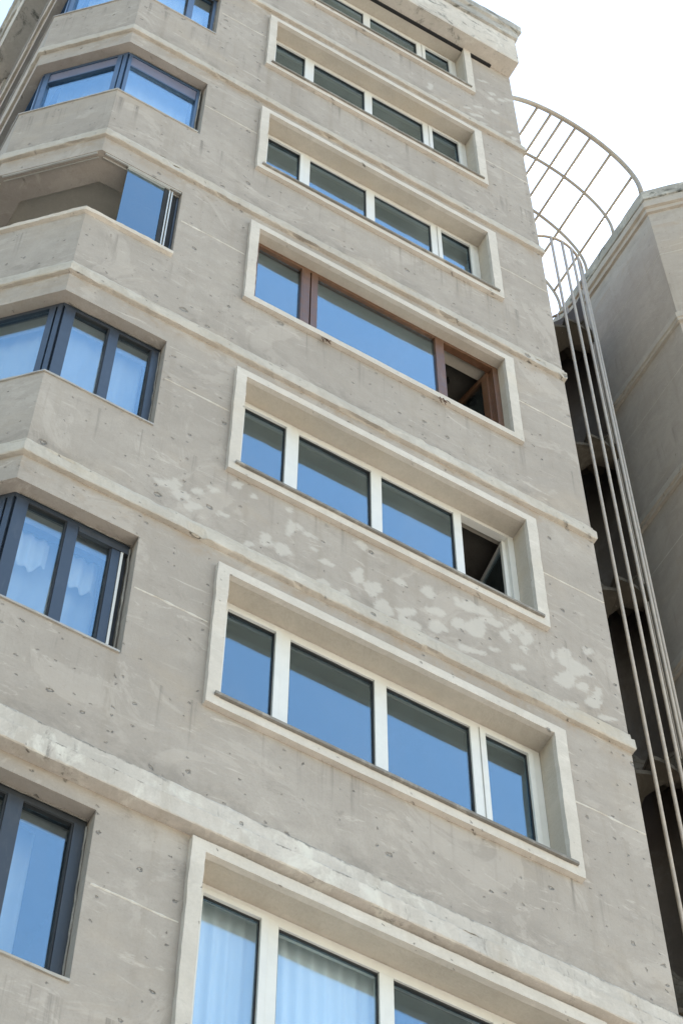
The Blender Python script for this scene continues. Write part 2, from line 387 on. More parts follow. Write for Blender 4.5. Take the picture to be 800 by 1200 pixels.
PATCHES=[[(0.143,16.243),(0.143,16.271),(0.112,16.258),(0.091,16.24),(0.072,16.228),(0.065,16.21),(0.057,16.192),(0.056,16.174),(0.072,16.166),(0.092,16.163),(0.115,16.174),(0.135,16.191),(0.144,16.21),(0.133,16.222)],
[(0.264,16.184),(0.262,16.197),(0.25,16.21),(0.229,16.194),(0.221,16.177),(0.208,16.165),(0.207,16.153),(0.212,16.143),(0.215,16.129),(0.233,16.131),(0.249,16.139),(0.267,16.149),(0.273,16.165),(0.27,16.177)],
[(0.553,16.239),(0.553,16.259),(0.541,16.259),(0.531,16.248),(0.517,16.247),(0.508,16.229),(0.513,16.212),(0.518,16.201),(0.525,16.194),(0.532,16.184),(0.544,16.181),(0.555,16.195),(0.561,16.213),(0.557,16.229)],
[(0.61,16.068),(0.583,16.077),(0.566,16.083),(0.546,16.102),(0.533,16.056),(0.527,16.01),(0.52,15.966),(0.517,15.907),(0.528,15.851),(0.553,15.862),(0.57,15.891),(0.585,15.91),(0.592,15.952),(0.606,15.998)],
[(0.639,16.071),(0.632,16.077),(0.626,16.088),(0.615,16.102),(0.605,16.086),(0.603,16.06),(0.6,16.039),(0.605,16.023),(0.612,16.015),(0.618,15.996),(0.629,16.003),(0.636,16.019),(0.648,16.032),(0.649,16.058)],
[(0.405,15.687),(0.401,15.726),(0.377,15.741),(0.347,15.729),(0.316,15.709),(0.317,15.658),(0.33,15.631),(0.313,15.588),(0.324,15.549),(0.354,15.551),(0.382,15.565),(0.404,15.592),(0.423,15.626),(0.419,15.664)],
[(0.267,15.495),(0.263,15.513),(0.243,15.515),(0.22,15.505),(0.206,15.487),(0.202,15.47),(0.195,15.455),(0.194,15.439),(0.201,15.422),(0.222,15.419),(0.242,15.443),(0.256,15.455),(0.279,15.468),(0.274,15.484)],
[(0.557,15.684),(0.538,15.704),(0.512,15.698),(0.488,15.7),(0.458,15.687),(0.441,15.647),(0.436,15.604),(0.45,15.573),(0.465,15.546),(0.491,15.537),(0.514,15.576),(0.537,15.584),(0.581,15.606),(0.578,15.656)],
[(0.727,16.036),(0.71,16.036),(0.697,16.034),(0.682,16.034),(0.671,16.02),(0.664,16.008),(0.648,15.991),(0.651,15.977),(0.669,15.976),(0.685,15.985),(0.697,15.988),(0.715,15.991),(0.725,16.006),(0.726,16.021)],
[(0.781,16.028),(0.775,16.035),(0.762,16.03),(0.752,16.028),(0.739,16.022),(0.734,16.01),(0.727,15.998),(0.726,15.985),(0.742,15.987),(0.754,15.992),(0.763,15.993),(0.777,15.996),(0.789,16.008),(0.785,16.019)],
[(0.781,15.866),(0.768,15.866),(0.758,15.871),(0.739,15.869),(0.718,15.857),(0.715,15.843),(0.719,15.834),(0.718,15.825),(0.729,15.823),(0.741,15.818),(0.762,15.821),(0.773,15.838),(0.783,15.849),(0.796,15.863)],
[(0.903,15.782),(0.876,15.774),(0.865,15.787),(0.84,15.79),(0.824,15.765),(0.806,15.746),(0.789,15.722),(0.805,15.709),(0.824,15.705),(0.845,15.708),(0.865,15.716),(0.891,15.724),(0.913,15.745),(0.921,15.77)],
[(1.181,16.281),(1.166,16.29),(1.153,16.308),(1.131,16.297),(1.111,16.279),(1.089,16.254),(1.087,16.222),(1.102,16.204),(1.121,16.203),(1.132,16.19),(1.155,16.17),(1.177,16.2),(1.181,16.234),(1.193,16.262)],
[(0.891,15.48),(0.864,15.481),(0.847,15.497),(0.817,15.493),(0.795,15.465),(0.775,15.44),(0.778,15.415),(0.796,15.405),(0.8,15.384),(0.819,15.366),(0.852,15.371),(0.873,15.404),(0.873,15.431),(0.892,15.455)],
[(1.033,15.475),(1.038,15.5),(1.017,15.507),(0.991,15.492),(0.972,15.474),(0.969,15.454),(0.966,15.439),(0.959,15.419),(0.969,15.404),(0.991,15.401),(1.014,15.418),(1.031,15.434),(1.054,15.45),(1.047,15.468)],
[(1.156,15.821),(1.16,15.879),(1.132,15.9),(1.099,15.875),(1.081,15.828),(1.065,15.794),(1.05,15.752),(1.066,15.723),(1.076,15.69),(1.097,15.659),(1.128,15.686),(1.156,15.709),(1.176,15.752),(1.156,15.79)],
[(1.306,15.774),(1.295,15.827),(1.254,15.805),(1.229,15.759),(1.2,15.761),(1.166,15.727),(1.157,15.671),(1.172,15.629),(1.196,15.607),(1.22,15.583),(1.252,15.608),(1.27,15.65),(1.301,15.676),(1.314,15.727)],
[(1.509,16.018),(1.494,16.026),(1.48,16.035),(1.458,16.033),(1.444,16.008),(1.425,15.99),(1.403,15.96),(1.422,15.943),(1.442,15.941),(1.458,15.936),(1.476,15.947),(1.499,15.954),(1.525,15.975),(1.523,16.003)],
[(1.383,15.57),(1.363,15.583),(1.35,15.634),(1.306,15.623),(1.279,15.573),(1.257,15.535),(1.247,15.494),(1.254,15.458),(1.284,15.448),(1.312,15.446),(1.347,15.425),(1.387,15.457),(1.401,15.508),(1.411,15.551)],
[(1.597,15.663),(1.585,15.687),(1.54,15.682),(1.498,15.654),(1.481,15.625),(1.446,15.607),(1.407,15.573),(1.434,15.56),(1.458,15.55),(1.491,15.543),(1.532,15.57),(1.563,15.592),(1.591,15.616),(1.589,15.637)],
[(1.751,16.078),(1.763,16.126),(1.734,16.14),(1.698,16.115),(1.673,16.084),(1.658,16.053),(1.646,16.021),(1.656,15.997),(1.674,15.983),(1.692,15.959),(1.726,15.974),(1.755,16.002),(1.782,16.034),(1.763,16.063)],
[(1.626,15.536),(1.585,15.54),(1.545,15.516),(1.512,15.539),(1.452,15.525),(1.442,15.471),(1.44,15.433),(1.447,15.401),(1.479,15.393),(1.509,15.383),(1.55,15.394),(1.59,15.42),(1.627,15.458),(1.634,15.5)],
[(1.854,15.874),(1.824,15.88),(1.793,15.881),(1.759,15.862),(1.732,15.84),(1.709,15.817),(1.686,15.786),(1.672,15.747),(1.718,15.749),(1.76,15.778),(1.787,15.772),(1.824,15.788),(1.84,15.817),(1.863,15.849)],
[(1.84,15.679),(1.823,15.704),(1.798,15.718),(1.768,15.692),(1.738,15.676),(1.713,15.639),(1.705,15.594),(1.703,15.547),(1.725,15.52),(1.759,15.524),(1.787,15.553),(1.806,15.579),(1.852,15.597),(1.876,15.653)],
[(1.983,15.827),(1.987,15.865),(1.97,15.892),(1.94,15.869),(1.923,15.834),(1.917,15.805),(1.903,15.778),(1.898,15.745),(1.914,15.728),(1.933,15.711),(1.959,15.726),(1.975,15.758),(1.998,15.78),(2,15.812)],
[(2.002,16.149),(1.991,16.154),(1.981,16.16),(1.968,16.159),(1.951,16.151),(1.94,16.13),(1.942,16.111),(1.947,16.098),(1.958,16.095),(1.965,16.084),(1.98,16.072),(1.993,16.096),(1.997,16.116),(2.008,16.135)],
[(2.138,16.182),(2.111,16.197),(2.075,16.21),(2.026,16.181),(2.005,16.141),(1.98,16.117),(1.952,16.084),(1.945,16.047),(1.98,16.037),(2.023,16.051),(2.065,16.05),(2.105,16.082),(2.102,16.118),(2.126,16.146)],
[(2.242,16.182),(2.225,16.193),(2.204,16.214),(2.159,16.192),(2.127,16.162),(2.076,16.134),(2.071,16.101),(2.102,16.09),(2.12,16.075),(2.157,16.085),(2.192,16.094),(2.246,16.106),(2.281,16.144),(2.272,16.173)],
[(2.017,15.851),(2.013,15.883),(1.984,15.886),(1.95,15.892),(1.91,15.866),(1.914,15.816),(1.915,15.789),(1.901,15.752),(1.915,15.726),(1.945,15.721),(1.977,15.737),(2.011,15.758),(2.038,15.794),(2.024,15.828)],
[(2.197,15.934),(2.188,15.985),(2.151,16.028),(2.092,15.96),(2.07,15.902),(2.019,15.875),(2.001,15.821),(2.018,15.782),(2.032,15.738),(2.077,15.73),(2.127,15.749),(2.17,15.793),(2.185,15.846),(2.199,15.891)],
[(2.34,16.126),(2.307,16.126),(2.288,16.148),(2.249,16.131),(2.224,16.098),(2.178,16.073),(2.153,16.032),(2.181,16.011),(2.219,16.014),(2.247,16.019),(2.278,16.012),(2.322,16.031),(2.344,16.069),(2.362,16.106)],
[(2.4,15.999),(2.398,16.026),(2.39,16.059),(2.371,16.039),(2.356,16.015),(2.335,15.993),(2.334,15.951),(2.344,15.927),(2.348,15.9),(2.363,15.899),(2.377,15.893),(2.399,15.894),(2.411,15.938),(2.408,15.977)],
[(2.567,16.216),(2.548,16.249),(2.516,16.256),(2.484,16.219),(2.463,16.188),(2.44,16.158),(2.419,16.113),(2.41,16.056),(2.442,16.043),(2.472,16.051),(2.5,16.032),(2.526,16.076),(2.53,16.123),(2.558,16.162)],
[(2.618,16.148),(2.602,16.175),(2.583,16.185),(2.563,16.192),(2.543,16.152),(2.537,16.099),(2.513,16.054),(2.502,15.983),(2.525,15.963),(2.545,15.951),(2.566,15.974),(2.581,16.015),(2.606,16.035),(2.626,16.094)],
[(2.577,15.943),(2.561,15.95),(2.547,15.958),(2.527,15.954),(2.505,15.94),(2.487,15.915),(2.489,15.891),(2.495,15.873),(2.51,15.868),(2.522,15.862),(2.542,15.844),(2.566,15.868),(2.566,15.899),(2.576,15.921)],
[(2.088,15.56),(2.063,15.565),(2.028,15.549),(1.998,15.555),(1.948,15.542),(1.933,15.51),(1.938,15.488),(1.946,15.472),(1.962,15.46),(1.994,15.461),(2.027,15.48),(2.065,15.492),(2.108,15.519),(2.1,15.543)],
[(2.186,15.585),(2.169,15.593),(2.131,15.578),(2.107,15.565),(2.086,15.554),(2.059,15.539),(2.038,15.519),(2.049,15.508),(2.072,15.505),(2.103,15.517),(2.126,15.528),(2.16,15.535),(2.177,15.553),(2.17,15.564)],
[(2.303,15.715),(2.292,15.722),(2.274,15.722),(2.25,15.715),(2.24,15.696),(2.23,15.686),(2.21,15.67),(2.219,15.662),(2.233,15.66),(2.247,15.654),(2.27,15.661),(2.288,15.675),(2.291,15.689),(2.293,15.699)],
[(2.538,15.657),(2.51,15.661),(2.475,15.639),(2.456,15.637),(2.428,15.631),(2.401,15.608),(2.397,15.584),(2.411,15.571),(2.422,15.555),(2.448,15.559),(2.472,15.575),(2.499,15.584),(2.518,15.605),(2.524,15.627)],
[(2.968,16.189),(2.944,16.212),(2.92,16.215),(2.896,16.215),(2.873,16.175),(2.851,16.137),(2.829,16.08),(2.824,16.016),(2.846,15.984),(2.882,16.022),(2.9,16.024),(2.932,16.008),(2.952,16.068),(2.958,16.126)],
[(3.103,16.097),(3.052,16.099),(3.015,16.11),(2.963,16.116),(2.911,16.069),(2.852,16.018),(2.832,15.954),(2.902,15.947),(2.922,15.927),(2.939,15.876),(3,15.891),(3.056,15.939),(3.088,15.996),(3.106,16.049)],
[(2.984,15.843),(2.966,15.888),(2.908,15.86),(2.867,15.842),(2.836,15.806),(2.816,15.768),(2.77,15.72),(2.766,15.665),(2.807,15.651),(2.85,15.661),(2.888,15.677),(2.932,15.694),(2.955,15.742),(2.951,15.782)],
[(3.185,16.393),(3.177,16.422),(3.149,16.394),(3.135,16.386),(3.119,16.382),(3.103,16.358),(3.09,16.324),(3.094,16.295),(3.107,16.282),(3.122,16.278),(3.138,16.288),(3.156,16.298),(3.169,16.325),(3.171,16.353)],
[(3.094,15.831),(3.085,15.858),(3.056,15.85),(3.033,15.831),(3.016,15.812),(2.99,15.794),(2.971,15.759),(2.979,15.73),(2.994,15.711),(3.021,15.721),(3.041,15.74),(3.068,15.737),(3.091,15.767),(3.086,15.798)],
[(2.808,16.058),(2.802,16.065),(2.8,16.087),(2.791,16.099),(2.782,16.072),(2.776,16.048),(2.771,16.024),(2.771,16),(2.776,15.987),(2.784,15.989),(2.79,15.975),(2.801,15.976),(2.807,16.011),(2.808,16.037)],
[(3.12,16.074),(3.096,16.089),(3.056,16.093),(3.006,16.061),(2.965,16.038),(2.893,16.006),(2.885,15.966),(2.918,15.95),(2.946,15.937),(2.998,15.959),(3.037,15.967),(3.104,15.979),(3.145,16.022),(3.139,16.054)],
[(2.954,15.834),(2.961,15.904),(2.914,15.903),(2.871,15.856),(2.832,15.836),(2.81,15.786),(2.81,15.743),(2.792,15.688),(2.815,15.66),(2.85,15.656),(2.89,15.644),(2.93,15.692),(2.938,15.75),(2.94,15.787)],
[(3.1,15.84),(3.087,15.859),(3.066,15.862),(3.042,15.852),(3.017,15.835),(2.999,15.806),(3.007,15.78),(3.006,15.758),(3.008,15.731),(3.029,15.727),(3.053,15.721),(3.08,15.746),(3.078,15.785),(3.085,15.806)],
[(3.215,15.834),(3.212,15.892),(3.187,15.889),(3.164,15.881),(3.145,15.832),(3.134,15.789),(3.115,15.745),(3.11,15.69),(3.12,15.652),(3.138,15.64),(3.159,15.646),(3.183,15.666),(3.191,15.73),(3.19,15.77)],
[(3.157,15.668),(3.126,15.66),(3.116,15.679),(3.091,15.707),(3.063,15.669),(3.051,15.63),(3.038,15.597),(3.045,15.571),(3.059,15.553),(3.08,15.548),(3.104,15.554),(3.134,15.565),(3.156,15.601),(3.164,15.639)],
[(2.972,15.501),(2.957,15.515),(2.922,15.496),(2.902,15.488),(2.871,15.484),(2.85,15.46),(2.837,15.435),(2.84,15.413),(2.876,15.421),(2.895,15.423),(2.918,15.418),(2.946,15.434),(2.964,15.457),(2.97,15.479)],
[(2.498,15.634),(2.489,15.646),(2.467,15.648),(2.443,15.631),(2.423,15.619),(2.408,15.602),(2.405,15.586),(2.397,15.566),(2.408,15.552),(2.434,15.554),(2.459,15.574),(2.469,15.591),(2.498,15.601),(2.516,15.624)],
[(2.408,15.432),(2.391,15.434),(2.373,15.433),(2.351,15.426),(2.331,15.415),(2.318,15.402),(2.303,15.386),(2.304,15.374),(2.327,15.374),(2.347,15.376),(2.368,15.388),(2.38,15.399),(2.414,15.411),(2.431,15.429)],
[(3.31,15.561),(3.262,15.555),(3.222,15.539),(3.19,15.535),(3.158,15.517),(3.137,15.496),(3.128,15.476),(3.124,15.457),(3.135,15.439),(3.179,15.451),(3.215,15.471),(3.245,15.487),(3.256,15.505),(3.285,15.528)],
[(-0.363,15.789),(-0.384,15.803),(-0.415,15.814),(-0.45,15.781),(-0.474,15.76),(-0.525,15.735),(-0.531,15.699),(-0.511,15.677),(-0.482,15.665),(-0.441,15.687),(-0.412,15.696),(-0.368,15.705),(-0.335,15.739),(-0.334,15.774)],
[(-0.255,15.753),(-0.284,15.764),(-0.313,15.75),(-0.337,15.746),(-0.364,15.732),(-0.39,15.702),(-0.4,15.66),(-0.371,15.641),(-0.354,15.623),(-0.331,15.6),(-0.304,15.636),(-0.288,15.659),(-0.252,15.679),(-0.242,15.72)],
[(-0.157,15.892),(-0.17,15.906),(-0.19,15.902),(-0.207,15.894),(-0.225,15.882),(-0.226,15.859),(-0.237,15.838),(-0.248,15.803),(-0.223,15.799),(-0.201,15.815),(-0.185,15.817),(-0.17,15.828),(-0.154,15.846),(-0.148,15.872)],
[(-0.147,15.676),(-0.17,15.687),(-0.201,15.671),(-0.226,15.67),(-0.253,15.654),(-0.249,15.628),(-0.257,15.609),(-0.268,15.581),(-0.248,15.569),(-0.221,15.567),(-0.193,15.585),(-0.181,15.609),(-0.166,15.626),(-0.152,15.648)],
[(-0.028,16.019),(-0.044,16.027),(-0.067,16.022),(-0.091,16.02),(-0.117,16.004),(-0.129,15.982),(-0.116,15.968),(-0.106,15.961),(-0.11,15.936),(-0.088,15.932),(-0.062,15.949),(-0.037,15.963),(-0.031,15.984),(-0.036,15.998)],
[(0.057,15.731),(0.034,15.728),(0.018,15.726),(0.001,15.727),(-0.012,15.711),(-0.019,15.697),(-0.027,15.681),(-0.031,15.662),(-0.017,15.651),(0.007,15.666),(0.02,15.675),(0.038,15.679),(0.048,15.694),(0.057,15.712)],
[(-0.232,15.581),(-0.241,15.587),(-0.251,15.597),(-0.268,15.594),(-0.284,15.58),(-0.289,15.563),(-0.286,15.549),(-0.289,15.533),(-0.276,15.527),(-0.261,15.536),(-0.246,15.528),(-0.225,15.536),(-0.223,15.557),(-0.225,15.572)],
[(-0.337,15.854),(-0.346,15.863),(-0.357,15.885),(-0.383,15.877),(-0.395,15.85),(-0.41,15.832),(-0.412,15.813),(-0.398,15.803),(-0.393,15.787),(-0.374,15.784),(-0.353,15.795),(-0.329,15.805),(-0.316,15.828),(-0.323,15.847)],
[(2.18,27.82),(2.173,27.861),(2.154,27.854),(2.135,27.863),(2.118,27.818),(2.121,27.756),(2.111,27.721),(2.098,27.657),(2.108,27.618),(2.127,27.618),(2.146,27.652),(2.161,27.683),(2.174,27.723),(2.175,27.768)],
[(3.017,29.167),(2.986,29.151),(2.962,29.139),(2.936,29.113),(2.912,29.092),(2.88,29.061),(2.875,29.04),(2.884,29.032),(2.902,29.033),(2.928,29.045),(2.958,29.07),(2.972,29.096),(2.992,29.118),(3.033,29.16)],
[(3.11,28.848),(3.102,28.862),(3.08,28.849),(3.058,28.841),(3.025,28.819),(3.009,28.781),(3.017,28.759),(3.031,28.754),(3.034,28.737),(3.048,28.721),(3.076,28.752),(3.097,28.78),(3.125,28.813),(3.121,28.838)],
[(3.085,28.642),(3.071,28.646),(3.054,28.649),(3.03,28.625),(3.013,28.599),(2.997,28.575),(3.001,28.559),(3,28.542),(2.993,28.505),(3.021,28.52),(3.045,28.555),(3.061,28.575),(3.076,28.597),(3.087,28.623)],
[(2.872,27.724),(2.831,27.706),(2.793,27.686),(2.755,27.653),(2.723,27.623),(2.678,27.583),(2.682,27.566),(2.692,27.556),(2.692,27.53),(2.745,27.565),(2.784,27.61),(2.814,27.635),(2.849,27.669),(2.881,27.709)],
[(2.923,27.549),(2.883,27.53),(2.852,27.511),(2.823,27.489),(2.797,27.464),(2.75,27.427),(2.738,27.396),(2.776,27.408),(2.786,27.398),(2.814,27.405),(2.847,27.44),(2.874,27.465),(2.904,27.495),(2.927,27.53)],
[(2.875,28.042),(2.853,28.04),(2.817,28.008),(2.794,27.995),(2.765,27.972),(2.755,27.949),(2.748,27.93),(2.743,27.91),(2.753,27.899),(2.786,27.919),(2.813,27.953),(2.834,27.971),(2.862,27.997),(2.867,28.017)],
[(3.122,28.214),(3.106,28.217),(3.085,28.208),(3.062,28.2),(3.033,28.175),(3.015,28.14),(3.005,28.108),(3.029,28.108),(3.049,28.117),(3.054,28.09),(3.083,28.105),(3.104,28.142),(3.125,28.172),(3.132,28.201)],
[(3.264,28.819),(3.247,28.819),(3.227,28.826),(3.185,28.797),(3.148,28.756),(3.141,28.728),(3.142,28.712),(3.135,28.689),(3.151,28.684),(3.177,28.686),(3.221,28.718),(3.242,28.758),(3.269,28.789),(3.295,28.826)],
[(3.372,28.985),(3.337,28.963),(3.321,28.959),(3.293,28.952),(3.257,28.92),(3.242,28.889),(3.255,28.881),(3.256,28.868),(3.262,28.856),(3.292,28.876),(3.319,28.891),(3.354,28.919),(3.364,28.946),(3.377,28.972)],
[(3.278,27.74),(3.278,27.774),(3.251,27.754),(3.231,27.726),(3.21,27.713),(3.199,27.682),(3.201,27.66),(3.193,27.63),(3.203,27.616),(3.22,27.615),(3.242,27.624),(3.259,27.659),(3.265,27.687),(3.269,27.708)],
[(3.356,27.619),(3.334,27.614),(3.318,27.618),(3.29,27.607),(3.262,27.576),(3.256,27.545),(3.265,27.533),(3.252,27.503),(3.257,27.484),(3.284,27.495),(3.312,27.509),(3.334,27.543),(3.337,27.568),(3.358,27.598)],
[(2.363,27.47),(2.326,27.45),(2.301,27.434),(2.28,27.417),(2.255,27.398),(2.227,27.37),(2.221,27.348),(2.229,27.337),(2.253,27.346),(2.277,27.361),(2.302,27.371),(2.324,27.397),(2.33,27.416),(2.362,27.45)],
[(2.358,27.556),(2.357,27.571),(2.338,27.568),(2.316,27.54),(2.297,27.524),(2.277,27.501),(2.285,27.491),(2.292,27.485),(2.295,27.474),(2.31,27.472),(2.335,27.488),(2.35,27.514),(2.357,27.532),(2.363,27.548)],
[(2.708,27.78),(2.697,27.787),(2.673,27.777),(2.649,27.75),(2.636,27.731),(2.613,27.71),(2.602,27.689),(2.603,27.675),(2.614,27.665),(2.645,27.692),(2.664,27.713),(2.69,27.727),(2.706,27.75),(2.704,27.763)]]
# ------------------------------------------------------------------ ground
g = MB(); g.quad((-600, -600, 0), (600, -600, 0), (600, 600, 0), (-600, 600, 0))
gm = concrete('paving_concrete', (.47, .42, .355), (.55, .50, .43), pock=0, stain=.2, streak=0, bevel=0)
o = g.build('pavement', gm); o['kind'] = 'structure'
# unseen kerbed side street, added to lessen bounce light on the chamfer
rm = concrete('asphalt', (.045, .045, .046), (.062, .061, .06), pock=0, streak=0, warm=.1, bevel=0)
g = MB(); g.box(-6.2, -6.0, -600, 600, .001, .13); o = g.build('unseen_kerb', M['sill']); o['kind'] = 'structure'
g = MB(); g.quad((-60, -600, .004), (-6.201, -600, .004), (-6.201, 600, .004), (-60, 600, .004)); o = g.build('unseen_road', rm); o['kind'] = 'structure'

# ------------------------------------------------------------------ the tower block
XL, SC, XR = -1.48, .69, 3.39          # bay corner, chamfer run, right-hand edge
PATH = [(XL-SC, 19.5), (XL-SC, SC), (XL, 0), (XR, 0), (XR, .6), (3.85, .6), (3.85, 3.3)]
ZS = 28.27 + CZ                        # soffit of the roof cornice
ZW = 28.20 + CZ                        # top of the rendered wall
building = thing('apartment_building', 'tall grey concrete apartment block with pockmarked facade, strip windows and chamfered corner bay', 'apartment block', (.9, 0, 0))
B = building

OPX0, OPX1 = .09, 2.68
def strip_z(k):
    b = Z0+k*H
    return (b+.09, b+1.56) if k < 6 else (b+.09, ZW-.004)
BAYX = {0: -.575, 1: -.585, 2: -.60, 3: -.675, 4: -.625, 5: -.60}
BAYR = -.60
def bay_z(k):
    b = Z0+k*H; return (b+.13, b+1.55)
def seg_frac(i, x): a, b = PATH[i], PATH[i+1]; return (x-a[0])/(b[0]-a[0])
ybay = 3.2
sts = [(0, 0.0), (0, (19.5-ybay)/(19.5-SC)), (1, 0.0), (2, 0.0)] + \
      [(2, seg_frac(2, x)) for x in (-.675, -.60, -.575, OPX0, OPX1, 3.10)] + [(3, 0.0), (4, 0.0), (5, 0.0), (5, 1.0)]
# z rows
cuts = {0.0, ZW, ZS}
for k in range(KMIN, KMAX+1):
    for z in strip_z(k)+bay_z(k):
        if z < ZW: cuts.add(round(z, 4))
rows = sorted(cuts)
S_X = [-9, -8, -7, XL, -.675, -.60, -.575, OPX0, OPX1, 3.10, XR]
def is_open(a, r):
    zc = (rows[r]+rows[r+1])/2
    if zc > ZW: return a <= 8          # the open joint under the cornice
    for k in range(KMIN, KMAX+1):
        lo, hi = strip_z(k)
        if lo < zc < hi and a == 7: return True
        lo, hi = bay_z(k)
        if lo < zc < hi and 1 <= a <= 5:
            lim = BAYX.get(k, BAYR)
            if a <= 3: return True
            if a == 4: return lim > -.65
            if a == 5: return lim > -.59
    return False
w = MB()
FADE = {}
BB = [(min(p[0] for p in q)-.04, max(p[0] for p in q)+.04, min(p[1] for p in q)-.04, max(p[1] for p in q)+.04, q) for q in PATCHES]
def patch_depth(x, z):
    """how far (m) a point of the front wall lies inside the nearest filler patch"""
    best = -1
    for x0, x1, z0, z1, q in BB:
        if not (x0 < x < x1 and z0 < z < z1): continue
        ins = False; dm = 9
        for (ax, az), (cx, cz) in zip(q, q[1:]+q[:1]):
            if (az > z) != (cz > z) and x < (cx-ax)*(z-az)/(cz-az)+ax: ins = not ins
            L2 = (cx-ax)**2+(cz-az)**2 or 1e-9
            t = max(0, min(1, ((x-ax)*(cx-ax)+(z-az)*(cz-az))/L2))
            dm = min(dm, math.hypot(ax+t*(cx-ax)-x, az+t*(cz-az)-z))
        best = max(best, dm if ins else -dm)
    return best
def fine_cell(mb, p0, p1, z0, z1):
    """front cells that carry filler patches are finely divided so the patches can fade at the rim"""
    if abs(p0.y) > 1e-6 or abs(p1.y) > 1e-6: return False
    if not any(q[0] < p1.x and q[1] > p0.x and q[2] < z1 and q[3] > z0 for q in BB): return False
    nx = max(1, int((p1.x-p0.x)/.022)); nz = max(1, int((z1-z0)/.022)); g_ = []
    for j in range(nz+1): g_.append([(p0.x+(p1.x-p0.x)*i/nx, 0, z0+(z1-z0)*j/nz) for i in range(nx+1)])
    i0 = mb.grid(g_)
    for n, v in enumerate(v for r in g_ for v in r):
        d = patch_depth(v[0], v[2]); f = max(0, min(1, (.5+d/.09)))
        if f > 0: FADE[i0+n] = f
    return True
wall_shell(w, PATH, rows, is_open, sts, fine=fine_cell, reveal=lambda a, r: 2 if a == 7 else 0)
# trowelled filler patches, 2 mm proud of the wall
# pour joints: ragged raised mortar lines
def mortar(x0, x1, zc, seed):
    n = int((x1-x0)/.025); up = []; mid = []; lo = []
    for i in range(n+1):
        x = x0+(x1-x0)*i/n; v = Vector((x*6, seed*3.1, 0))
        th = .007+.006*noise.noise(v*2)+.010*max(0, noise.noise(v*5)); dz = .008*noise.noise(v*.7)
        th = max(.002, th)
        up.append((x, -.0005, zc+dz+th)); mid.append((x, -.004-.002*noise.noise(v*3), zc+dz)); lo.append((x, -.0005, zc+dz-th))
    w.grid([lo, mid, up], mi=1)
for k in range(KMIN, KMAX):
    zc = Z0+k*H+.90
    mortar(BAYX.get(k, BAYR)+.03, -.015, zc+.03, k)
    mortar(2.80, XR-.003, zc, k+20)
wall = w.build('wall', [M['wall'], M['mortar'], M['reveal']], B)
fa = wall.data.attributes.new('fade', 'FLOAT', 'POINT')
for i, v in FADE.items(): fa.data[i].value = v

# link wall that closes the stair recess, and the unseen rear, set deep to widen the block's shadow
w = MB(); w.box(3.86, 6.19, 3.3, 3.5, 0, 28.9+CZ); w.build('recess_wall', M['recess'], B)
w = MB()
w.quad((3.85, 3.5, 0), (3.85, 19.5, 0), (3.85, 19.5, ZW), (3.85, 3.5, ZW))
w.quad((3.85, 19.5, 0), (XL-SC, 19.5, 0), (XL-SC, 19.5, ZW), (3.85, 19.5, ZW))
w.build('rear_wall', M['wall'], B)

# string courses, one per floor
CP = [(XL-SC, 19.5), (XL-SC, SC), (XL, 0), (XR-.014, 0), (XR-.014, .5)]
for k in range(KMIN, KMAX):
    b = Z0+k*H; mb = MB()
    if k == 0:
        prof = [(0, b+1.70), (.080, b+1.703), (.086, b+1.712), (.086, b+1.858), (.078, b+1.868), (.040, b+1.872), (.038, b+2.045), (.030, b+2.060), (0, b+2.066)]
        sweep(mb, CP, prof, jit=.005, seed=k+5, chips=.09, step=.03); mb.build('string_course', M['stained'], B)
    else:
        prof = [(0, b+1.872), (.032, b+1.875), (.037, b+1.886), (.036, b+1.995), (.020, b+2.006), (.018, b+2.066), (0, b+2.078)]
        sweep(mb, CP, prof, jit=.006, seed=k+5, chips=.14, step=.03); mb.build('string_course', M['band'], B)

# roof cornice with its coping
RP = [(XL-SC, 19.5), (XL-SC, SC), (XL, 0), (XR+.004, 0), (XR+.004, .6)]
mb = MB()
RPO = offset_path(RP, .22)
fr = [(p.x, p.y) for p in RPO[:3]]+[(XR+.004, -.22), (XR+.004, .6)]
fr2 = fr
prof_path = [Vector(p) for p in fr2]
sweep(mb, prof_path, [(0.0, ZS), (.004, ZS+.02), (.006, ZS+.45), (.004, ZS+.88), (0.0, ZS+.90)], jit=.008, seed=31, chips=.05)
prism(mb, [fr2[0], fr2[1], fr2[2], fr2[3], (XR+.004, .6), (XR-.3, .6), (XR-.3, 19.5)], ZS, ZS+.004)
cor = mb.build('roof_cornice', M['cornice'], B)
mb = MB()
sweep(mb, prof_path, [(0.0, ZS+.905), (.035, ZS+.92), (.042, ZS+1.12), (.075, ZS+1.15), (.08, ZS+1.36), (-.25, ZS+1.40)], jit=.009, seed=41, chips=.09)
mb.build('coping', M['coping'], cor)
mb = MB(); prism(mb, [fr2[0], fr2[1], fr2[2], fr2[3], (XR, .6), (3.85, .6), (3.85, 19.5)], ZS+.90, ZS+1.0); mb.build('roof_slab', M['coping'], B)
# black strip put in for the shade of the open joint below the cornice
mb = MB(); mb.box(XL+.02, 3.10, -.032, .10, ZS-.036, ZS-.003); mb.build('joint_shade_strip', M['gasket_or_gap_shade'], B)
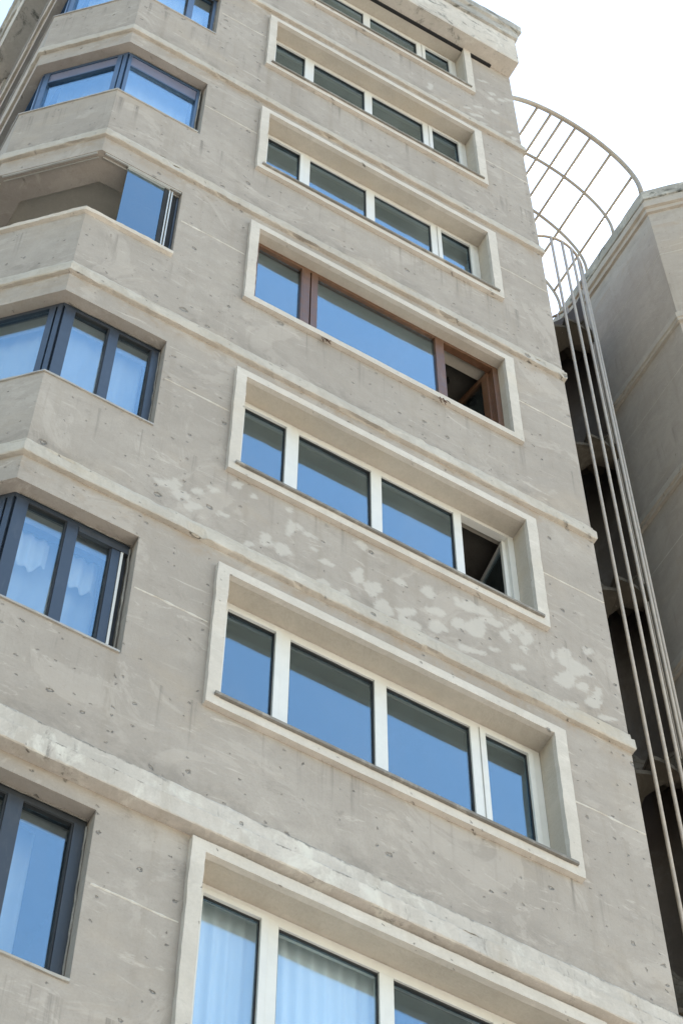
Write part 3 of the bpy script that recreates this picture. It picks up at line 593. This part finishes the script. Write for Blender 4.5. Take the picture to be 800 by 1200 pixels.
# floors and rooms
INN = offset_path(PATH, -.285)
room = [(p.x, p.y) for p in INN[:4]]+[(XR-.285, 19.4), (INN[0].x, 19.4)]
for k in range(KMIN-1, KMAX+1):
    b = Z0+k*H
    if b+1.98 > ZW or b+1.7 < 0: continue
    mb = MB()
    if k == 3:     # the open balcony has a pale plastered ceiling, room plaster is darkened for shade
        prism(mb, room[:3]+[(-.37, room[3][1]), (-.37, 19.4), room[5]], b+1.74, b+1.98, 0)
        prism(mb, [(-.369, room[3][1]), room[3], room[4], (-.369, 19.4)], b+1.74, b+1.98, 1)
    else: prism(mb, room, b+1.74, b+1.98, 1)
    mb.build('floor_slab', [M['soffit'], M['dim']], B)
for k in range(KMIN, KMAX+1):
    b = Z0+k*H; z0, z1 = max(.02, b-1.018), min(b+1.738, ZS+.85)
    mb = MB()
    depth = 3.4 if k != 3 else 1.9
    mb.box(-.42, -.32, .29, 19.3, z0, z1)
    mb.box(XL-SC+.3, -.422, depth, depth+.1, z0, z1)
    mb.box(-.318, XR-.29, 3.6, 3.7, z0, z1)
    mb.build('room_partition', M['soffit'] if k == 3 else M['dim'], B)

# ------------------------------------------------------------------ strip windows
def ring_xz(mb, outer, inner, y0, y1, jit=0, seed=0, mi=0, step=.06, back=False):
    """a rectangular ring (x0,x1,z0,z1) standing from y0 (front) to y1"""
    def loop(rc, y):
        x0, x1, z0, z1 = rc; c = [(x0, z0), (x1, z0), (x1, z1), (x0, z1)]; pts = []
        for (a, b), (c2, d) in zip(c, c[1:]+c[:1]):
            n = max(1, int(round(math.hypot(outer[1]-outer[0] if b == d else 0, outer[3]-outer[2] if a == c2 else 0)/step)))
            for i in range(n): pts.append((a+(c2-a)*i/n, b+(d-b)*i/n))
        out = []
        for i, (x, z) in enumerate(pts):
            if jit:
                v = Vector((x*6+seed*5.1, z*6, y*9+(3 if rc is outer else 0)))
                x += jit*(noise.noise(v)+.7*noise.noise(v*4.7)); z += jit*(noise.noise(v+Vector((5, 5, 5)))+.7*noise.noise(v*5.1))
            out.append((x, y, z))
        return out
    LO, LI = loop(outer, y0), loop(inner, y0)
    LOb, LIb = loop(outer, y1), loop(inner, y1)
    mb.grid([LOb, LO, LI, LIb], closed=True, mi=mi)
    if back: mb.grid([LIb, LOb], closed=True, mi=mi)

def pane(parent, x0, x1, y, z0, z1, mat, fr=None, tilt=0):
    mb = MB()
    if fr is None: mb.box(x0, x1, y, y+.006, z0, z1)
    else: mb.obox(fr, x0, x1, y, y+.006, z0, z1)
    # real panes never sit perfectly parallel
    cx = sum(v[0] for v in mb.v)/8; cy = sum(v[1] for v in mb.v)/8; cz = (z0+z1)/2
    a = random.uniform(-1, 1)*.010; c = random.uniform(-1, 1)*.010
    mb.v = [(x, yy+(z-cz)*a+(x-cx)*c, z) for x, yy, z in mb.v]
    return mb.build('pane', mat, parent)

def surround(k):
    b = Z0+k*H; mb = MB()
    if k == 6:     # its head runs up into the cornice
        top = ZS-.002
        for x0, x1 in ((0, .092), (2.678, 2.78)):
            mb.box(x0, x1, -.042, 0, b+.09, top)
        mb.box(0, 2.78, -.042, 0, b, b+.088)
    else:
        ring_xz(mb, (0, 2.78, b, b+1.66), (.09, 2.68, b+.09, b+1.56), -.042, 0, jit=.0045, seed=k)
    o = mb.build('window_surround', M['trim'], B)
    if k != 3:
        mb = MB()
        mb.box(.055, 2.725, -.062, -.034, b+.094, b+.122)
        mb.box(.093, 2.677, -.034, .159, b+.092, b+.118)
        mb.build('window_sill', M['sill'], o)
    return o

def white_window(k):
    b = Z0+k*H; y0, y1 = .160, .225
    zb, zt = b+.120, strip_z(k)[1]-.002
    hd = .085 if k < 6 else .10; he = .045
    mb = MB(); x0, x1 = OPX0+.002, OPX1-.002
    mb.box(.6755, 2.1025, y0, y1, zt-hd, zt); mb.box(x0, .675, y0, y1, zt-he, zt); mb.box(2.103, x1, y0, y1, zt-he, zt)
    mb.box(x0, x1, y0, y1, zb, zb+.055)
    for a, c in ((x0, .138), (.607, .675), (1.335, 1.430), (2.103, 2.175), (2.622, x1)):
        mb.box(a, c, y0, y1, zb+.0555, (zt-he if a < .65 or a > 2 else zt-hd)-.0005)
    win = mb.build('window', M['upvc'], B); gk = M['glass2'] if k == 0 else M['glass']
    za, zc = zb+.058, zt-he-.003
    open_right = (k == 2)
    for n, (a, c) in enumerate(((.141, .604), (2.178, 2.619))):
        if n == 1 and open_right:
            # tilted inwards about its foot and swung on the right jamb
            ang = R(97); sx = 2.612; wd = c-a
            def put(px, py, pz): return (sx-(sx-px)*math.cos(ang)-(py)*math.sin(ang), .21+(sx-px)*math.sin(ang)-(py)*math.cos(ang), pz)
            sm = MB(); tmp = MB(); ring_xz(tmp, (a, c, za, zc), (a+.036, c-.036, za+.036, zc-.036), -.02, .02, step=9, back=True)
            tmp.v = [put(*v) for v in tmp.v]; s = tmp.build('sash', M['upvc'], win)
            t2 = MB(); t2.box(a+.035, c-.035, 0, .006, za+.035, zc-.035); t2.v = [put(*v) for v in t2.v]
            t2.build('pane', M['glass'], win); continue
        sm = MB(); ring_xz(sm, (a, c, za, zc), (a+.045, c-.045, za+.045, zc-.040), y0-.009, y1-.02, step=9, back=True)
        sm.build('sash', M['upvc'], win)
        gs = MB(); ring_xz(gs, (a+.0455, c-.0455, za+.0455, zc-.0405), (a+.052, c-.052, za+.052, zc-.052), y0+.012, y1-.03, step=9)
        gs.build('gasket_or_gap_shade', M['gasket_or_gap_shade'], win)
        pane(win, a+.0525, c-.0525, .186, za+.0525, zc-.0525, gk)
    for a, c in ((.677, 1.333), (1.432, 2.101)):
        gs = MB(); ring_xz(gs, (a, c, zb+.056, zt-hd-.001), (a+.007, c-.007, zb+.063, zt-hd-.016), y0+.014, y1-.03, step=9)
        gs.build('gasket_or_gap_shade', M['gasket_or_gap_shade'], win)
        pane(win, a+.0075, c-.0075, .188, zb+.0635, zt-hd-.0165, gk)
    return win

def brown_window(k):
    b = Z0+k*H; y0, y1 = .085, .15; zb, zt = b+.095, strip_z(k)[1]-.002
    x0, x1 = OPX0+.002, OPX1-.002; mb = MB()
    mb.box(x0, x1, y0, y1, zt-.05, zt); mb.box(x0, x1, y0, y1, zb, zb+.05)
    for a, c in ((x0, .14), (.615, .685), (.70, .765), (2.0, 2.09), (2.62, x1)): mb.box(a, c, y0, y1, zb+.0505, zt-.0505)
    mb.box(.685, .70, y0+.025, y1, zb+.0505, zt-.0505)
    win = mb.build('window', M['wood'], B)
    win['label'] = 'brown wooden strip window with open right casement'
    za, zc = zb+.053, zt-.053
    sm = MB(); ring_xz(sm, (.143, .612, za, zc), (.155, .598, za+.012, zc-.02), y0-.004, y1-.02, step=9, back=True); sm.build('sash', M['wood'], win)
    pane(win, .156, .597, .112, za+.013, zc-.021, M['glass'])
    pane(win, .767, 1.998, .112, za-.001, zc+.001, M['glass'])
    ang = R(80); sx = 2.615; a, c = 2.10, 2.61
    def put(px, py, pz): return (sx-(sx-px)*math.cos(ang)-py*math.sin(ang), .145+(sx-px)*math.sin(ang)-py*math.cos(ang), pz)
    t = MB(); ring_xz(t, (a, c, za, zc), (a+.075, c-.075, za+.075, zc-.075), -.025, .025, step=9, back=True); t.v = [put(*v) for v in t.v]; t.build('sash', M['wood'], win)
    t = MB(); t.box(a+.074, c-.074, 0, .006, za+.074, zc-.074); t.v = [put(*v) for v in t.v]; t.build('pane', M['glass'], win)

for k in range(KMIN, KMAX+1):
    surround(k)
    if k == 3: brown_window(k)
    else: white_window(k)

# ------------------------------------------------------------------ corner bay glazing
INSET = .10
ip = offset_path(PATH, -INSET)          # glazing line
def frame_of(i):
    a, b = Vector(ip[i]), Vector(ip[i+1]); d = (b-a).normalized(); return (a, d, Vector((-d.y, d.x))), (b-a).length
FR_F, _ = frame_of(2); FX = ip[2].x      # s = X - FX on the front
FR_C, LC = frame_of(1)
FR_Y = (Vector(ip[1]), Vector((0, 1)), Vector((1, 0)))
def fX(x): return x-FX
def bay(k):
    b = Z0+k*H; z0, z1 = b+.132, b+1.548; xr = BAYX.get(k, BAYR)
    mat = {4: M['bluealu'], 5: M['bluealu'], 0: M['grey_alu'], 1: M['slate'], 2: M['slate']}.get(k, M['slate'])
    D0, D1 = 0, .06
    mb = MB()
    if k == 3:      # folded-back frameless glazing: only tracks, and a stack of panels at the right
        for fr, L in ((FR_F, xr-.004-FX), (FR_C, LC), (FR_Y, 2.3)):
            mb.obox(fr, .002, L-.002, -.094, -.080, z1-.016, z1); mb.obox(fr, .002, L-.002, -.05, -.044, z1-.022, z1)
        win = mb.build('bay_window', M['paleal'], B)
        s = MB(); s.obox(FR_F, fX(-1.205), fX(-.79), -.088, -.052, z1-.034, z1-.018); s.build('track_cover', M['paleal'], win)
        pane(win, fX(-1.20), fX(-.835), -.066, z0+.012, z1-.036, M['darkglass'], FR_F)
        s = MB()
        s.obox(FR_F, fX(-.833), fX(-.797), -.074, -.02, z0+.012, z1-.036); s.obox(FR_F, fX(-.752), fX(-.700), -.04, .06, z0+.012, z1-.03); s.build('stile_or_gap_shade', M['black'], win)  # black strips stand in for the dark gaps between stacked panels
        s = MB()
        for q in (-.79, -.765): s.obox(FR_F, fX(q), fX(q+.012), -.078, .05, z0+.012, z1-.036)
        s.build('stile_or_gap_shade', M['paleal'], win)
        s = MB(); s.obox(FR_F, fX(-.699), fX(-.682), -.05, .03, z0+.012, z1-.03); s.build('stile_or_gap_shade', M['slate'], win)
        return
    # corner post, heads and sills
    for fr, L in ((FR_F, fX(xr-.004)), (FR_C, LC), (FR_Y, 2.3)):
        mb.obox(fr, .002, L-.002, D0, D1, z1-.055, z1); mb.obox(fr, .002, L-.002, D0, D1, z0, z0+.04)
    if k == 0: F = [(-1.42, -1.36), (-1.06, -.965), (-.655, xr-.004)]
    elif k == 1: F = [(-1.425, -1.335), (-1.05, -.968), (-.715, -.655)]
    elif k == 4: F = [(-1.425, -1.39), (-.665, xr-.004)]
    elif k == 5: F = [(-1.425, -1.37), (-.94, -.87), (-.645, xr-.004)]
    else: F = [(-1.425, -1.335), (-1.04, -.96), (-.672, xr-.004)]
    za, zb = z0+.0405, z1-.0555
    for a, c in F: mb.obox(FR_F, fX(a), fX(c), D0-.006, D1+.004, za, zb)
    C = [(.02, .075), (LC-.11, LC-.06), (LC-.045, LC-.005)]
    for a, c in C: mb.obox(FR_C, a, c, D0-.004, D1, za, zb)
    Y = [(.01, .06), (.78, .84), (1.55, 1.61)]
    for a, c in Y: mb.obox(FR_Y, a, c, D0-.004, D1, za, zb)
    if k == 4:
        mb.obox(FR_F, fX(-1.389), fX(-.666), D0+.006, D1, z0+1.09, z0+1.12)
        mb.obox(FR_C, .076, LC-.111, D0-.003, D1, z0+1.09, z0+1.12)
    win = mb.build('bay_window', mat, B)
    if k == 1:
        s = MB(); s.obox(FR_F, fX(-.650), fX(-.632), -.008, .03, z0+.02, z1-.12); s.build('stile_or_gap_shade', M['upvc'], win)
        s = MB(); s.obox(FR_F, fX(-.630), fX(xr-.012), .02, .05, z0+.02, z1-.06); s.build('gasket_or_gap_shade', M['gasket_or_gap_shade'], win)  # black filler standing in for the dark gap beside the jamb
        s = MB(); s.obox(FR_F, fX(-.966), fX(xr-.006), -.012, .02, z1-.125, z1-.065); s.build('track_cover', M['grey_alu'], win)
    s = MB(); pts = []; xj = xr-.006
    def wob(i): return noise.noise(Vector((i*.37, k*3.3, 1)))*.005
    n = 30
    pts = [(xj+wob(i)-.001, INSET-.012+wob(i+50), z0+(z1-z0-.01)*i/n) for i in range(n)]
    s.tube(pts, [.007+.004*noise.noise(Vector((i*.6, k, 7))) for i in range(n)], 6)
    n2 = 34; pts = [(xj+(XL+.05-xj)*i/n2, INSET-.010+wob(i+90), z1-.003+wob(i+20)*.8) for i in range(n2)]
    s.tube(pts, [.006+.005*noise.noise(Vector((i*.6, k, 3))) for i in range(n2)], 6)
    s.build('sealant', M['sill'], win)
    gm_ = M['glass2']
    for (a, c), (a2, c2) in zip(F, F[1:]):
        x0, x1 = c+.001, a2-.001
        if k == 4:
            pane(win, fX(x0), fX(x1), .026, za, z0+1.089, gm_, FR_F); s = MB(); s.obox(FR_F, fX(x0), fX(x1), .01, .03, z0+1.121, zb); s.build('head_panel', M['violet'], win)
        else:
            gs = MB(); gs.obox(FR_F, fX(x1)-.011, fX(x1), D0, .025, za, zb); gs.obox(FR_F, fX(x0), fX(x1)-.0115, D0, .025, zb-.014, zb)
            gs.build('gasket_or_gap_shade', M['gasket_or_gap_shade'], win)
            pane(win, fX(x0), fX(x1), .026, za, zb, gm_, FR_F)
    for (a, c), (a2, c2) in zip(C, C[1:]):
        if k == 4 and a2-c > .1:
            pane(win, c+.001, a2-.001, .026, za, z0+1.089, gm_, FR_C); s = MB(); s.obox(FR_C, c+.001, a2-.001, .01, .03, z0+1.121, zb); s.build('head_panel', M['violet'], win)
        else: pane(win, c+.001, a2-.001, .026, za, zb, gm_, FR_C)
    for (a, c), (a2, c2) in zip(Y, Y[1:]+[(2.3, 2.3)]): pane(win, c+.001, a2-.001, .026, za, zb, gm_, FR_Y)
for k in range(KMIN, KMAX+1): bay(k)

# flashing on the bay parapets; the open balcony has a thick mortar coping
for k in range(KMIN, KMAX+1):
    b = Z0+k*H; xr = BAYX.get(k, BAYR)
    bpth = [(XL-SC, ybay-.01), (XL-SC, SC), (XL, 0), (xr-.003, 0)]
    mb = MB()
    if k == 3:
        sweep(mb, bpth, [(0, b+.095), (.032, b+.105), (.040, b+.150), (.018, b+.172), (-.09, b+.178), (-.09, b+.135)], jit=.006, seed=77, chips=.08, step=.04)
        mb.build('balcony_coping', M['trim'], B)
    else:
        sweep(mb, bpth, [(.0005, b+.118), (.012, b+.120), (.014, b+.137), (-.095, b+.141)], jit=.003, seed=70+k)
        mb.build('bay_sill', M['flash'], B)

# torn reinforcement ends that stick out under the brown window
for x in (.80, 1.95):
    mb = MB()
    for i in range(6):
        p = Vector((x+random.uniform(-.03, .03), -.035, Z0+3*H+.02)); pts = [p]
        for s in range(4):
            p = p+Vector((random.uniform(-.02, .02), random.uniform(-.012, .002), random.uniform(-.04, -.012))); pts.append(p)
        mb.tube(pts, .0035, 5)
    mb.build('rebar_stub', M['rust'], B)

# ------------------------------------------------------------------ curtains (each hangs on its own)
def curtain(name, fr, s0, s1, n, z0, z1, mat, label, cat='curtain', fold=.09, amp=.022, scallop=0, group=None):
    mb = MB(); cols = max(8, int((s1-s0)/.012)); o, d, nn = fr; rows_ = []
    nz = 10
    for j in range(nz+1):
        r = []
        for i in range(cols+1):
            s = s0+(s1-s0)*i/cols; zb_ = z0
            if scallop: zb_ = z0+scallop*(.5+.5*math.cos((s-s0)*2*math.pi/.34))*.9+.03*math.sin(s*23)
            z = zb_+(z1-zb_)*j/nz
            ph = noise.noise(Vector((s*3, 2.2, z*.2)))*2
            a = amp*(.6+.4*(1-j/nz))*math.sin(2*math.pi*s/fold+ph)
            r.append((o[0]+d[0]*s+nn[0]*(n+a), o[1]+d[1]*s+nn[1]*(n+a), z))
        rows_.append(r)
    mb.grid(rows_, sm=True)
    c = ((fr[0][0]+d[0]*(s0+s1)/2+nn[0]*n), (fr[0][1]+d[1]*(s0+s1)/2+nn[1]*n), z0)
    ob = mb.build(name, mat, None, c)
    sd = ob.modifiers.new('thickness', 'SOLIDIFY'); sd.thickness = .004
    return tag(ob, label, cat, group or {'curtain': 'folded curtains in the lowest strip window', 'swag_curtain': 'scalloped valances in the bay window', 'lining_curtain': 'pale curtains behind the bay windows'}[name])
FW = (Vector((0, 0)), Vector((1, 0)), Vector((0, 1)))
b0 = Z0
curtain('curtain', FW, .10, .68, .29, b0-.9, b0+1.72, M['curtain'], 'white folded curtain behind the narrow left pane of the lowest strip window')
curtain('curtain', FW, .70, 1.43, .29, b0-.9, b0+1.72, M['curtain'], 'white folded curtain behind the wide second pane of the lowest strip window')
curtain('curtain', FW, 2.05, 2.2, .29, b0-.9, b0+1.72, M['curtain'], 'narrow gathered white curtain between right panes of the lowest strip window', fold=.05)
b1 = Z0+H
curtain('swag_curtain', FR_F, fX(-1.34), fX(-1.06), .24, b1+1.12, b1+1.54, M['curtain'], 'scalloped white valance in the left pane of the bay window second from the bottom', scallop=.16)
curtain('swag_curtain', FR_F, fX(-.98), fX(-.70), .24, b1+1.12, b1+1.54, M['curtain'], 'scalloped white valance in the right pane of the bay window second from the bottom', scallop=.16)
for k, n0 in ((0, 'bottom bay window with the charcoal frame'), (1, 'second lowest bay window, below its valances'), (2, 'bay window under the open balcony'), (4, 'blue framed bay window with the transom'), (5, 'topmost visible bay window')):
    b = Z0+k*H
    nn_, mm_ = (.22, M['lace']) if k > 1 else (.33, M['lace'])
    curtain('lining_curtain', FR_F, fX(-1.36), fX(-.66 if k else -.76), nn_, b-.9, b+1.70, mm_, 'pale flat curtain across the front of the '+n0, fold=.16, amp=.012)
    if k in (2, 4, 5):
        curtain('lining_curtain', FR_C, .10, LC-.10, nn_, b-.9, b+1.70, mm_, 'pale flat curtain across the angled side of the '+n0, fold=.16, amp=.012)

# ------------------------------------------------------------------ round ceiling lamp seen through the open brown casement
b = Z0+3*H
lamp = thing('ceiling_lamp', 'small black round ceiling lamp inside the open brown window', 'ceiling lamp', (2.37, .505, b+1.738))
mb = MB()
mb.tube([(2.37, .505, b+1.738), (2.37, .505, b+1.722), (2.37, .505, b+1.70), (2.37, .505, b+1.685)], [.045, .045, .034, .026], 16); mb.build('housing', M['black'], lamp)

# ------------------------------------------------------------------ neighbouring wing
XWG, YWG = 6.2, .885
wing = thing('neighbouring_building', 'grey concrete building wing with chamfered corner at right edge behind the spiral stair', 'building', (8.5, 4, 0))
WP = [(XWG, 20), (XWG, YWG), (XWG+YWG, 0), (12.5, 0), (12.5, 20)]  # unseen rear drawn deep to enlarge the shadow on the ground
ZT = 29.78+CZ
mb = MB()
for (a, c) in zip(WP, WP[1:]+WP[:1]): mb.quad((a[0], a[1], 0), (c[0], c[1], 0), (c[0], c[1], ZT-.28), (a[0], a[1], ZT-.28))
mb.poly([(x, y, ZT-.28) for x, y in WP])
def wing_line(path, zc, seed):
    for i, (a, c) in enumerate(zip(path, path[1:])):
        a, c = Vector(a), Vector(c); L = (c-a).length; n = int(L/.04); d = (c-a)/L; nn = Vector((d.y, -d.x)); lo = []; mi_ = []; up = []
        for q in range(n+1):
            s = L*q/n; v = Vector((s*5, seed*2.3+i, 1)); th = .010+.004*noise.noise(v*2); dz = .005*noise.noise(v*.6)
            p = a+d*s; lo.append((p.x+nn.x*.001, p.y+nn.y*.001, zc+dz-th)); up.append((p.x+nn.x*.001, p.y+nn.y*.001, zc+dz+th)); p2 = p+nn*.004; mi_.append((p2.x, p2.y, zc+dz))
        mb.grid([lo, mi_, up], mi=1)
for k in range(KMIN, KMAX+1): wing_line(WP[:4], Z0+k*H+.92, k)
mb.build('wall', [M['wing'], M['mortar']], wing)
for k in range(KMIN, KMAX):
    b = Z0+k*H; mb = MB()
    sweep(mb, WP[:4], [(0, b+1.835), (.034, b+1.845), (.038, b+1.90), (.056, b+1.915), (.054, b+2.045), (.020, b+2.075), (0, b+2.085)], jit=.005, seed=90+k, step=.1)
    mb.build('string_course', M['band'], wing)
mb = MB(); b = 29.0+CZ
sweep(mb, WP[:4], [(0, b), (.035, b+.01), (.04, b+.10), (.075, b+.115), (.075, b+.27), (.02, b+.30), (0, b+.305)], jit=.005, seed=120, step=.1)
mb.build('cornice_moulding', M['wing'], wing)
mb = MB()
sweep(mb, WP[:4], [(0, ZT-.279), (.02, ZT-.27), (.03, ZT-.03), (.02, ZT), (-.25, ZT+.01), (-.25, ZT-.279)], jit=.006, seed=121, step=.1)
mb.build('coping', M['coping'], wing)

# ------------------------------------------------------------------ spiral fire-escape stair in its cage
CX, CY, CR = 5.03, 2.0, .60
ZR = 27.75+CZ
stair = thing('spiral_staircase', 'concrete spiral fire escape behind pale vertical cage bars in the gap between buildings', 'spiral staircase', (CX, CY, 0))
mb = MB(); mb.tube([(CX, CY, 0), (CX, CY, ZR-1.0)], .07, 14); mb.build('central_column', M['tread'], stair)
def tread(mb, i):
    n = 12; a0 = R(-105)+2*math.pi*i/n; a1 = a0+2*math.pi/n*1.08; z = .25*i-.08
    ri, ro = .065, .565; pts = []
    arc = [a0+(a1-a0)*q/4 for q in range(5)]
    pts = [(CX+ri*math.cos(a0), CY+ri*math.sin(a0)), *[(CX+ro*math.cos(a), CY+ro*math.sin(a)) for a in arc], (CX+ri*math.cos(a1), CY+ri*math.sin(a1))]
    prism(mb, pts, z, z+.055)
    # riser under the nosing
    d = Vector((math.cos(a1-.03), math.sin(a1-.03))); t = Vector((-d.y, d.x))*.02
    p0 = Vector((CX, CY))+d*ri; p1 = Vector((CX, CY))+d*ro
    prism(mb, [p0, p1, p1+t, p0+t], z+.055, z+.25)
NT = int((ZR-1.0)/.25)
low = MB()
for i in range(NT):
    if i < NT-95: tread(low, i)
    else:
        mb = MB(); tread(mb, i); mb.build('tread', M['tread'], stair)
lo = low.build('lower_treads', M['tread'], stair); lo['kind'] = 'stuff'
for i in range(23):
    a = R(-105+15*i); x, y = CX+CR*math.cos(a), CY+CR*math.sin(a); mb = MB()
    j = random.uniform(-.004, .004)
    mb.tube([(x, y, 0), (x+j, y, 9), (x-j, y+j, 18), (x, y, ZR)], .018, 8); mb.build('cage_bar', M['steel'], stair)
mb = MB(); rows_ = []
for z in (0, ZR-.25):
    rows_.append([(CX+(CR-.03)*math.cos(R(a)), CY+(CR-.03)*math.sin(R(a)), z) for a in range(-24, 166, 5)])
mb.grid(rows_, sm=True)
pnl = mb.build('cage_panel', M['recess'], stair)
sd_ = pnl.modifiers.new('thickness', 'SOLIDIFY'); sd_.thickness = .01
for z in [ZR]:
    mb = MB(); n = 48
    mb.tube([(CX+CR*math.cos(2*math.pi*q/n), CY+CR*math.sin(2*math.pi*q/n), z) for q in range(n+1)], .018, 8, caps=False); mb.build('cage_hoop', M['steel'], stair)

# ------------------------------------------------------------------ barrel-vault frame over the recess
VX, VZ, VR = 5.03, 30.0+CZ, 1.18
vault = thing('vault_frame', 'curved grey steel barrel vault frame bridging the gap between rooftops', 'roof frame', (VX, 1.6, VZ))
for y in (.9, 1.6, 2.27, 2.95):
    mb = MB(); n = 40
    arc = [(VX+VR*math.cos(math.pi*q/n), y, VZ+VR*math.sin(math.pi*q/n)*1.01) for q in range(n+1)]
    arc = [(VX+VR, y, VZ-.24)]+arc+[(VX-VR, y, VZ-.24)]
    mb.tube(arc, .036 if y == .9 else .023, 8); mb.build('arch', M['greysteel'], vault)
for a in (19.6, 47, 65.8, 78.1, 88.9, 98, 109.6, 1219.5, 145, 163):
    a = R(a); x, z = VX+VR*math.cos(a), VZ+VR*math.sin(a); mb = MB()
    mb.tube([(x, .9, z), (x, 1.9, z), (x, 2.95, z)], .021, 7); mb.build('purlin', M['greysteel'], vault)

# ------------------------------------------------------------------ sky, sun, camera
SUN_EL, SUN_AZ = 50., 70.     # degrees; azimuth from +Y towards +X : the sun stands behind the block
sd = Vector((math.sin(R(SUN_AZ))*math.cos(R(SUN_EL)), math.cos(R(SUN_AZ))*math.cos(R(SUN_EL)), math.sin(R(SUN_EL))))
wd = bpy.data.worlds.new('World'); scene.world = wd; wd.use_nodes = True
nt = wd.node_tree; bg = nt.nodes['Background']
sk = nt.nodes.new('ShaderNodeTexSky'); sk.sky_type = 'NISHITA'; sk.sun_disc = False
sk.sun_elevation = R(SUN_EL); sk.sun_rotation = R(SUN_AZ)
sk.air_density = 2.0; sk.dust_density = 1.0; sk.ozone_density = 2.5
nt.links.new(sk.outputs[0], bg.inputs[0]); bg.inputs[1].default_value = .15
L = bpy.data.lights.new('sun', 'SUN'); L.energy = 4.8; L.angle = R(.5); L.color = (1, .95, .86)
so = bpy.data.objects.new('sun', L); COL.objects.link(so); so.rotation_euler = (-sd).to_track_quat('-Z', 'Y').to_euler(); so.location = (0, 0, 60)

from mathutils import Matrix
cam = bpy.data.cameras.new('camera'); co = bpy.data.objects.new('camera', cam); COL.objects.link(co)
rt = (0.8661095728693802, -0.49984452385037786, 0.003108015574065829)
up = (-0.4355327315224313, -0.7515924306162637, 0.4953988877792787)
fw = (0.24528646019833503, 0.4304233616070643, 0.8686600498619957)
co.matrix_world = Matrix(((rt[0], up[0], -fw[0], -3.25445), (rt[1], up[1], -fw[1], -7.42181), (rt[2], up[2], -fw[2], CZ), (0, 0, 0, 1)))
cam.sensor_fit = 'VERTICAL'; cam.sensor_height = 36; cam.sensor_width = 24; cam.lens = 2703.45/1200*36
cam.clip_start = .1; cam.clip_end = 3000
scene.camera = co
scene.view_settings.view_transform = 'Standard'; scene.view_settings.look = 'None'
scene.view_settings.exposure = 1.34; scene.view_settings.gamma = 1
scene.view_settings.use_curve_mapping = False
